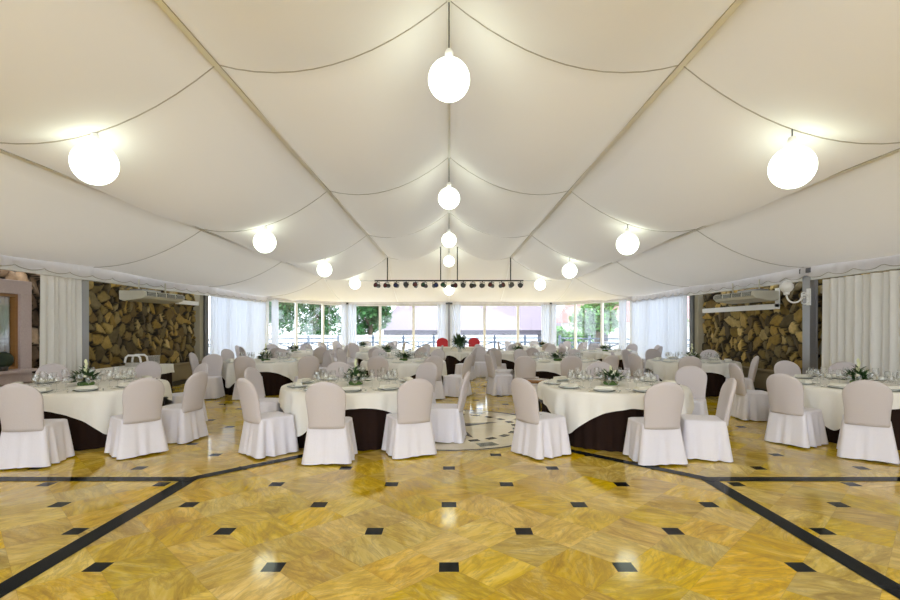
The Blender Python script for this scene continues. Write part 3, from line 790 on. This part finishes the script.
def toward(x, y, k, w=1.0, extra=None):
    cx, cy, _ = T[k]; return (cx-x, cy-y)
g = 'white-covered chairs at the front tables'
CHAIRS = [
 # x, y, facing (or None = toward the table), table, label
 (-4.86,5.88,(-.15,1),'A','large covered chair with its back to us, cut by the photo edge, left'),
 (-3.98,6.36,(-1,.80),'A','covered chair with back turned beside the bare floor, front table at granite-framed window'),
 (-3.84,7.10,(-1,.12),'A','covered chair seen from its side, front table at granite-framed window'),
 (-4.46,8.42,None,'A','upright covered chair just behind the side-on chair, table at granite-framed window'),
 (-5.46,8.85,None,'A','covered chair facing us in front of the serving table'),
 (-6.55,8.35,None,'A','covered chair facing us in front of the narrow white drape'),
 (-2.30,6.38,None,'B','covered chair side-on at the left end, front table left of the aisle'),
 (-1.43,6.04,(-.02,1),'B','middle covered chair with back to us, front table left of the aisle'),
 (-.52,6.36,(-.45,1),'B','covered chair with back to us nearest the aisle, front table left of aisle'),
 (-.06,7.12,(-1,.10),'B','covered chair side-on at the aisle, front table left of aisle'),
 (-2.76,7.72,(1,-.15),'B','covered chair behind the side-on one at the left end, table left of aisle'),
 (-1.88,8.72,None,'B','low-showing covered chair behind the flowers, front table left of aisle'),
 (-.55,8.62,None,'B','pale covered chair facing us beyond the front table left of aisle'),
 (1.16,6.34,(1,.62),'C','covered chair side-on at the aisle, front table right of the aisle'),
 (2.46,6.02,(-.05,1),'C','covered chair with its back to us, front table right of the aisle'),
 (3.14,6.20,(-1,.3),'C','covered chair side-on, facing left, front table right of the aisle'),
 (3.74,7.80,(-.55,-.85),'C','upright covered chair behind the side-on one, table right of the aisle'),
 (2.66,8.75,None,'C','covered chair facing us behind the roses, front table right of aisle'),
 (4.78,6.90,(1,.50),'D','covered chair angled from us at the near side, table beside the cream drape'),
 (5.14,6.16,(.75,1),'D','largest covered chair with its back to us before the cream drape'),
 (5.30,8.72,(1,-.1),'D','covered chair side-on before the stone wall, table beside the cream drape'),
 (6.22,8.95,None,'D','covered chair facing us at the foot of the right steel post'),
 (6.92,8.72,None,'D','covered chair facing us close against the wide cream drape'),
 (-5.42,11.28,(.15,-1),'E','covered chair turned to face us beyond the side-on pair, left of second-row table'),
 (-5.98,12.30,None,'E','shaded covered chair beside the beige pilaster, second-row table beyond serving table'),
 (-6.05,14.15,(1,-.4),'E','dark shaded covered chair against the left sheer curtain'),
 (-4.48,11.20,(-.02,1),'E','covered chair with its back to us, second-row table beyond serving table'),
 (-3.22,11.28,(-.5,1),'E','covered chair angled from us on the aisle side, second-row table beyond serving table'),
 (-4.75,14.05,None,'E','covered chair facing us behind the flowers, second-row table beyond serving table'),
 (-3.55,13.75,None,'E','covered chair on the window side, second-row table beyond serving table'),
 (-1.52,11.12,(.1,1),'F','covered chair with back to us behind tall flowers, second-row table left of aisle'),
 (-.44,11.18,(-.35,1),'F','covered chair with back to us nearest the aisle, second-row table left of aisle'),
 (.18,11.60,(-1,.42),'F','covered chair side-on in the aisle, second-row table left of aisle'),
 (-2.62,12.45,None,'F','covered chair on the serving-table side, second-row table left of aisle'),
 (-2.72,13.75,(1,-.4),'F','covered chair edge-on at the far corner, second-row table left of aisle'),
 (-1.85,14.00,None,'F','covered chair facing us, window side, second-row table left of aisle'),
 (-.45,13.95,None,'F','covered chair on the window side toward the aisle, second-row table left of aisle'),
 (1.75,11.15,(.35,1),'G','covered chair with back to us behind the small brown table'),
 (2.66,11.12,(0,1),'G','middle covered chair with back to us, second-row table right of aisle'),
 (3.50,11.42,(-.4,1),'G','covered chair with back to us on the wall side, second-row table right of aisle'),
 (1.22,11.85,(1,.25),'G','covered chair side-on in the aisle, second-row table right of aisle'),
 (1.42,13.10,None,'G','covered chair at the far aisle corner, second-row table right of aisle'),
 (2.15,13.98,None,'G','covered chair facing us on the window side, second-row table right of aisle'),
 (3.40,13.95,None,'G','covered chair on the window side away from aisle, second-row table right of aisle'),
 (4.66,11.92,None,'H','covered chair side-on at the near corner, second-row table by right stone wall'),
 (5.30,11.08,(.35,1),'H','covered chair with back to us, second-row table by right stone wall'),
 (6.36,10.95,(-1,.35),'H','covered chair side-on below the right air conditioner'),
 (4.55,12.85,None,'H','pale covered chair at the aisle side, second-row table by right stone wall'),
 (5.10,13.65,None,'H','shaded covered chair at far aisle corner, second-row table by right stone wall'),
 (5.85,14.00,None,'H','covered chair facing us on the window side, second-row table by right stone wall'),
 (7.0,13.60,None,'H','covered chair facing us nearest the right stone wall, second-row table'),
 (1.02,16.05,(.15,-1),'K','covered chair turned to face us, aisle end, third-row table right of aisle'),
 (1.46,15.25,(.4,1),'K','covered chair with back to us at the aisle, third-row table right of aisle'),
]
for x, y, f, k, lab in CHAIRS:
    chair(x, y, f or toward(x,y,k), lab, 'white-covered chairs at the tables')
dirs = {0:'right side',45:'far right corner',90:'far side',135:'far left corner',180:'left side',225:'near left corner',270:'near side',315:'near right corner'}
for k, skip in (('I',()),('J',(180,)),('K',(180,225)),('L',(180,225,270)),('N',()),('O',())):
    cx, cy, d = T[k]
    for a in dirs:
        if a in skip: continue
        rr = 1.48+R.uniform(-.04,.12); aa = math.radians(a+R.uniform(-6,6)); x, y = cx+rr*math.cos(aa), cy+rr*math.sin(aa)
        chair(x, y, (-math.cos(aa),-math.sin(aa)), 'covered chair at the %s of the %s' % (dirs[a], d), 'white-covered chairs at the tables')

# ------------------------------------------------------------------ head table, red chairs, small tables
r = empty('bouquet_table', (.36,17.0,0)); tag(r, 'small dark-skirted table in the middle of the aisle, under a bouquet', 'table')
mb = MB(); mb.lathe([(.001,.72),(.46,.72),(.46,.745),(.001,.745)], 32); mb.build('tabletop', M['table_wood'], r)
mb = MB(); mb.grid([[((.43+.012*t*math.sin(24*2*PI*j/120)+.03*t)*math.cos(2*PI*j/120),(.43+.012*t*math.sin(24*2*PI*j/120)+.03*t)*math.sin(2*PI*j/120),.718-.714*t) for j in range(120)] for t in (0,.33,.66,1)], True); mb.build('underskirt', M['brown'], r)
o = cloth_mesh(.46,.56,.751,0,77,.30).build('tablecloth', M['cloth'], None, (.36,17.0,0)); o.rotation_euler.z = PI/4; tag(o, 'small white cloth with hanging points on the bouquet table', 'tablecloth')
rg = random.Random(31); r = empty('bouquet', (.36,17.0,.7525)); tag(r, 'large green and white bouquet in the aisle between the red chairs', 'flowers')
mb = MB(); mb.lathe([(.001,0),(.07,0),(.05,.06),(.10,.24),(.085,.24),(.001,.22)], 16); mb.build('vase', M['china'], r)
mb = MB()
for i in range(260):
    a = rg.uniform(0,2*PI); e = rg.uniform(-.9,1.4); l = rg.uniform(.12,.36); q = rg.uniform(0,.16)
    leaf(mb, (q*math.cos(a),q*math.sin(a),.26+rg.uniform(-.04,.16)), (math.cos(a)*math.cos(e),math.sin(a)*math.cos(e),math.sin(e)), l, rg.uniform(.03,.06), rg.uniform(-.5,.5))
mb.build('foliage', M['leaf'], r)
for i in range(10):
    a = rg.uniform(0,2*PI); e = rg.uniform(.1,1.3); q = rg.uniform(.18,.26); mb = MB(); mb.lathe([(.004,-.02),(.03,0),(.036,.016),(.02,.03),(.004,.026)], 9)
    mb.build('rose', M['rose'], r, (q*math.cos(a)*math.cos(e), q*math.sin(a)*math.cos(e), .32+q*math.sin(e)))
chair(.48,15.25,(-1,.3),'covered chair beside the small bouquet table, just off the aisle','white-covered chairs at the tables')

r = empty('head_table', (.35,21.2,0)); tag(r, 'long white-clothed head table in front of the two red chairs', 'table')
mb = MB(); mb.box((0,0,.73), (2.3,.75,.03)); mb.build('tabletop', M['table_wood'], r)
def rect_cloth(lx, ly, h, z1, seed, m, parent, name, wave=.012):
    loop = []; n = 200; per = 2*(lx+ly)
    for j in range(n):
        s = per*j/n
        if s < lx: p = (-lx/2+s,-ly/2,0,-1)
        elif s < lx+ly: p = (lx/2,-ly/2+s-lx,1,0)
        elif s < 2*lx+ly: p = (lx/2-(s-lx-ly),ly/2,0,1)
        else: p = (-lx/2,ly/2-(s-2*lx-ly),-1,0)
        loop.append((*p,s))
    rows = []
    for k in range(7):
        t = k/6; rows.append([(x+nx*(.008+wave*t*(1.4+math.sin(s*2*PI/.16)+.6*math.sin(s*2*PI/.37+1))), y+ny*(.008+wave*t*(1.4+math.sin(s*2*PI/.16)+.6*math.sin(s*2*PI/.37+1))), h+(z1-h)*t) for x,y,nx,ny,s in loop])
    mb = MB(); mb.grid(rows, True)
    if h > .7: mb.add([(x,y,h) for x,y,_,_,_ in loop], [tuple(range(n))], 0, False)
    return mb.build(name, m, parent)
rect_cloth(2.28,.73,.71,.006,5,M['brown'],r,'underskirt')
o = rect_cloth(2.31,.76,.751,.45,6,M['cloth'],None,'tablecloth'); o.location = (.35,21.2,0); tag(o, 'white tablecloth hanging down over the long head table', 'tablecloth')
rc = empty('red_chair')
mb = MB(); mb.box((0,0,.44), (.50,.48,.10)); mb.build('seat', M['red'], rc, None, .03)
mb = MB(); rows = []
for i in range(15):
    z = .46+.66*i/14; w = .25 if z < .95 else .25*math.sqrt(max(.02,1-((z-.95)/.172)**2)); y = -.24-.10*(z-.46)
    rows.append([(-w,y-.035,z),(w,y-.035,z),(w,y+.035,z),(-w,y+.035,z)])
mb.grid(rows, True, smooth=False, caps=True); mb.build('backrest', M['red'], rc, None, .012)
for sx in (-1,1):
    for sy in (-1,1):
        mb = MB(); mb.tube([(sx*.20,sy*.19,.40),(sx*.22,sy*.21,0)], .018, 8); mb.build('leg', M['side_wood'], rc)
RC = Proto(rc)
RC.put((-.30,22.0,0), PI, 'red upholstered chair behind the head table, left of the pair', 'chair', 'red chairs at the head table')
RC.put((1.12,22.0,0), PI, 'red upholstered chair behind the head table, right of the pair', 'chair', 'red chairs at the head table')

r = empty('side_table', (1.56,9.35,0)); tag(r, 'small round brown wooden table with dark legs, by the aisle', 'table')
mb = MB(); mb.lathe([(.001,.58),(.33,.58),(.35,.595),(.34,.615),(.001,.615)], 32); mb.build('tabletop', M['side_wood'], r)
for i in range(4):
    a = PI/4+PI/2*i; mb = MB(); mb.tube([(.20*math.cos(a),.20*math.sin(a),.58),(.24*math.cos(a),.24*math.sin(a),0)], .022, 8); mb.build('leg', M['black'], r)

r = empty('service_table', (5.35,15.75,0)); tag(r, 'small dark-skirted service table between second-row and third-row tables', 'table')
mb = MB(); mb.lathe([(.001,.72),(.46,.72),(.46,.745),(.001,.745)], 32); mb.build('tabletop', M['table_wood'], r)
mb = MB(); mb.grid([[((.43+.012*t*math.sin(24*2*PI*j/120))*math.cos(2*PI*j/120),(.43+.012*t*math.sin(24*2*PI*j/120))*math.sin(2*PI*j/120),.718-.714*t) for j in range(120)] for t in (0,.33,.66,1)], True); mb.build('underskirt', M['brown'], r)
o = cloth_mesh(.46,.60,.751,0,78,.26).build('tablecloth', M['cloth'], None, (5.35,15.75,0)); tag(o, 'small white cloth on the dark-skirted service table', 'tablecloth')

# serving table with its things
r = empty('serving_table', (-6.75,10.6,0)); tag(r, 'long white-topped serving table with black skirt along the left stone wall', 'table')
mb = MB(); mb.box((0,0,.73), (.72,1.9,.03)); mb.build('tabletop', M['table_wood'], r)
rect_cloth(.70,1.88,.71,.006,8,M['brown'],r,'underskirt')
o = rect_cloth(.75,1.93,.752,.56,9,M['cloth'],None,'tablecloth',.02); o.location = (-6.75,10.6,0); tag(o, 'white tablecloth on the serving table along the stone wall', 'tablecloth')
r = empty('chafing_dish', (-6.72,10.75,.7535)); tag(r, 'chafing dish with white arched handle on the serving table', 'dish')
mb = MB(); mb.box((0,0,.045), (.34,.26,.09)); mb.build('pan', M['silver'], r, None, .01)
for y in (-.12,.12):
    mb = MB(); mb.tube([(-.17,y,.09),(-.15,y,.20),(-.10,y,.24),(.10,y,.24),(.15,y,.20),(.17,y,.09)], .022, 8); mb.build('arched_handle', M['white_paint'], r)
bk = MB(); bk.lathe([(.001,0),(.075,0),(.095,.20),(.10,.20),(.10,.205),(.09,.205),(.07,.01),(.001,.01)], 20); BK = Proto(bk.build('ice_bucket', M['silver']))
BK.put((-6.62,11.10,.7535), 0, 'shiny metal ice bucket beside the chafing dish, nearer one', 'bucket', 'ice buckets on the serving table')
BK.put((-6.66,11.36,.7535), 0, 'shiny metal ice bucket at the far end of the serving table', 'bucket', 'ice buckets on the serving table')

# ------------------------------------------------------------------ outside
b = MB(); b.grid([[(-70,-60,-.06),(70,-60,-.06)],[(-70,110,-.06),(70,110,-.06)]], smooth=False); struct(b.build('ground', M['pavement']))
def fence(p, q, label):
    a, c = Vector((*p,0)), Vector((*q,0)); d = c-a; L = d.length; rz = math.atan2(d.y,d.x); r_ = empty('railing', (*p,-.06), rz); tag(r_, label, 'fence', 'timber railings outside the end windows')
    n = max(2, round(L/1.7)); w = L/n
    for i in range(n+1): mb = MB(); mb.box((w*i,0,.6), (.11,.11,1.2)); mb.build('post', M['fence'], r_)
    for z in (1.04,.82,.30): mb = MB(); mb.box((L/2,0,z), (L,.05,.07)); mb.build('rail', M['fence'], r_)
    for i in range(n):
        mb = MB(); x0, x1 = w*i+.06, w*(i+1)-.06
        for z0, z1 in ((.31,.81),(.81,.31)): mb.tube([(x0,0,z0),(x1,0,z1)], .03, 4)
        for k in (.36,.5,.64): mb.box((w*i+w*k,0,.56), (.05,.04,.5))
        mb.build('brace', M['fence'], r_)
fence((-13,22.5), (-6.2,28.0), 'blue-grey timber railing outside the slanted window beside the trees')
fence((-6.0,28.2), (6.0,28.2), 'blue-grey timber railing outside the two middle end windows')
fence((6.2,28.0), (13,22.5), 'blue-grey timber railing outside the slanted window beside the pink roof')
mb = MB(); mb.box((-5,34,.50), (22,.3,1.1)); tag(mb.build('ground_stand_in', M['white_wall']), 'low white wall standing in for the overexposed ground slope beyond the railing', 'wall')  # added wall, its white stands for the overexposed ground slope
def building(name, x0, x1, y0, y1, hw_, hr, wm, rm, label):
    r_ = empty(name, ((x0+x1)/2,(y0+y1)/2,-.06)); tag(r_, label, 'building'); cx, cy = (x0+x1)/2,(y0+y1)/2; dx, dy = (x1-x0)/2,(y1-y0)/2
    mb = MB(); mb.box((0,0,hw_/2), (x1-x0,y1-y0,hw_)); mb.build('walls', wm, r_)
    mb = MB(); o = .5
    vs = [(-dx-o,-dy-o,hw_-.1),(dx+o,-dy-o,hw_-.1),(dx+o,dy+o,hw_-.1),(-dx-o,dy+o,hw_-.1),(-dx*.8,0,hr),(dx*.8,0,hr)]
    mb.add(vs, [(0,1,5,4),(1,2,5),(2,3,4,5),(3,0,4),(3,2,1,0)], 0, False); mb.build('roof', rm, r_)
    n = max(2, int((x1-x0)/3))
    for i in range(n):
        mb = MB(); x = -dx+(x1-x0)*(i+.5)/n; mb.box((x,-dy-.01,hw_*.5), (1.0,.06,hw_*.42)); mb.build('window', M['dark_steel'], r_)
building('pavilion', -5.5, 9.5, 42, 50, 1.5, 4.6, M['lilac_wall'], M['roof'], 'low pavilion with faded lilac roof seen through the middle windows')
building('house', 9.2, 20, 36.2, 41, 2.1, 5.4, M['white_wall'], M['roof_pink'], 'house with pink tiled roof seen through the right slanted window')
def tree(x, y, h, rad, nleaf, m, label, seed, trunk=True, zc=None):
    rg = random.Random(seed); r_ = empty('tree' if trunk else 'bush', (x,y,-.06)); tag(r_, label, 'tree' if trunk else 'bush')
    if trunk:
        mb = MB(); mb.tube([(0,0,0),(.1,0,h*.3),(0,.1,h*.7)], [.22,.16,.06], 8)
        for k in range(6):
            a = k*1.05; mb.tube([(.05,0,h*.35),(rad*.5*math.cos(a),rad*.5*math.sin(a),h*.62)], [.08,.03], 6)
        mb.build('trunk', M['bark'], r_)
    mb = MB(); zc = zc or (h*.55 if trunk else h*.45)
    bl = [(rg.gauss(0,rad*.42),rg.gauss(0,rad*.42),zc+rg.gauss(0,h*.19),rad*rg.uniform(.32,.55)) for _ in range(16)]
    for i in range(nleaf):
        cx, cy, cz, br = rg.choice(bl); v = Vector((rg.gauss(0,1),rg.gauss(0,1),rg.gauss(0,1))).normalized()*br*rg.uniform(.75,1.03)
        p = Vector((cx,cy,max(.1,cz+v.z*.8)))+Vector((v.x,v.y,0)); leaf(mb, p, (rg.gauss(0,1),rg.gauss(0,1),rg.gauss(0,.6)), rg.uniform(.22,.46), rg.uniform(.15,.28), rg.uniform(-.5,.5))
    mb.build('foliage', m, r_)
tree(-12.9,36.5,5.4,1.7,5500,M['foliage'],'dark green tree seen at the outer edge of the left slanted window',1)
tree(-11.6,45,6.2,2.3,5500,M['foliage'],'green tree seen in the middle of the left slanted window',2)
tree(-6.0,37.6,5.0,1.8,6500,M['foliage'],'dense bright green tree seen through the end window left of middle',3)
tree(-1.5,55,7.5,2.3,3000,M['foliage'],'distant tree rising behind the low pavilion',4)
tree(9.6,32.6,3.9,1.2,4500,M['foliage_light'],'light green tree in front of the pink-roofed house',5)
tree(7.1,31,1.9,.8,2600,M['foliage_light'],'low light green bush in front of the house',6,False)
tree(12.9,31,4.6,1.3,4500,M['foliage_light'],'tall light green tree at the outer edge of right slanted window',7)
tree(9.0,56,7.8,2.6,3000,M['foliage'],'distant tree rising behind the house with pink roof',8)

# ------------------------------------------------------------------ world, camera
w = bpy.data.worlds.new('sky'); S.world = w; w.use_nodes = True
bg = w.node_tree.nodes['Background']; bg.inputs[0].default_value = (.86,.93,1,1); bg.inputs[1].default_value = 2.0
sun = bpy.data.lights.new('sun', 'SUN'); sun.energy = 0.6; sun.angle = .03; sun.color = (1,.96,.9)
so = bpy.data.objects.new('sun', sun); COL.objects.link(so); so.rotation_euler = (math.radians(38),0,math.radians(-150))
so['kind'] = 'helper'
cam = bpy.data.cameras.new('camera'); co = bpy.data.objects.new('camera', cam); COL.objects.link(co)
co.location = (0,0,1.6); co.rotation_euler = (PI/2,0,0); cam.sensor_width = 36; cam.lens = 20.0
cam.shift_y = .03; cam.shift_x = .0011; cam.clip_end = 300
S.camera = co
S.view_settings.view_transform = 'Standard'; S.view_settings.look = 'None'; S.view_settings.gamma = 1; S.view_settings.use_curve_mapping = False
S.view_settings.exposure = 1.18
S.cycles.use_denoising = True
S.cycles.max_bounces = 10; S.cycles.diffuse_bounces = 5; S.cycles.transparent_max_bounces = 24
S.cycles.sample_clamp_indirect = 6
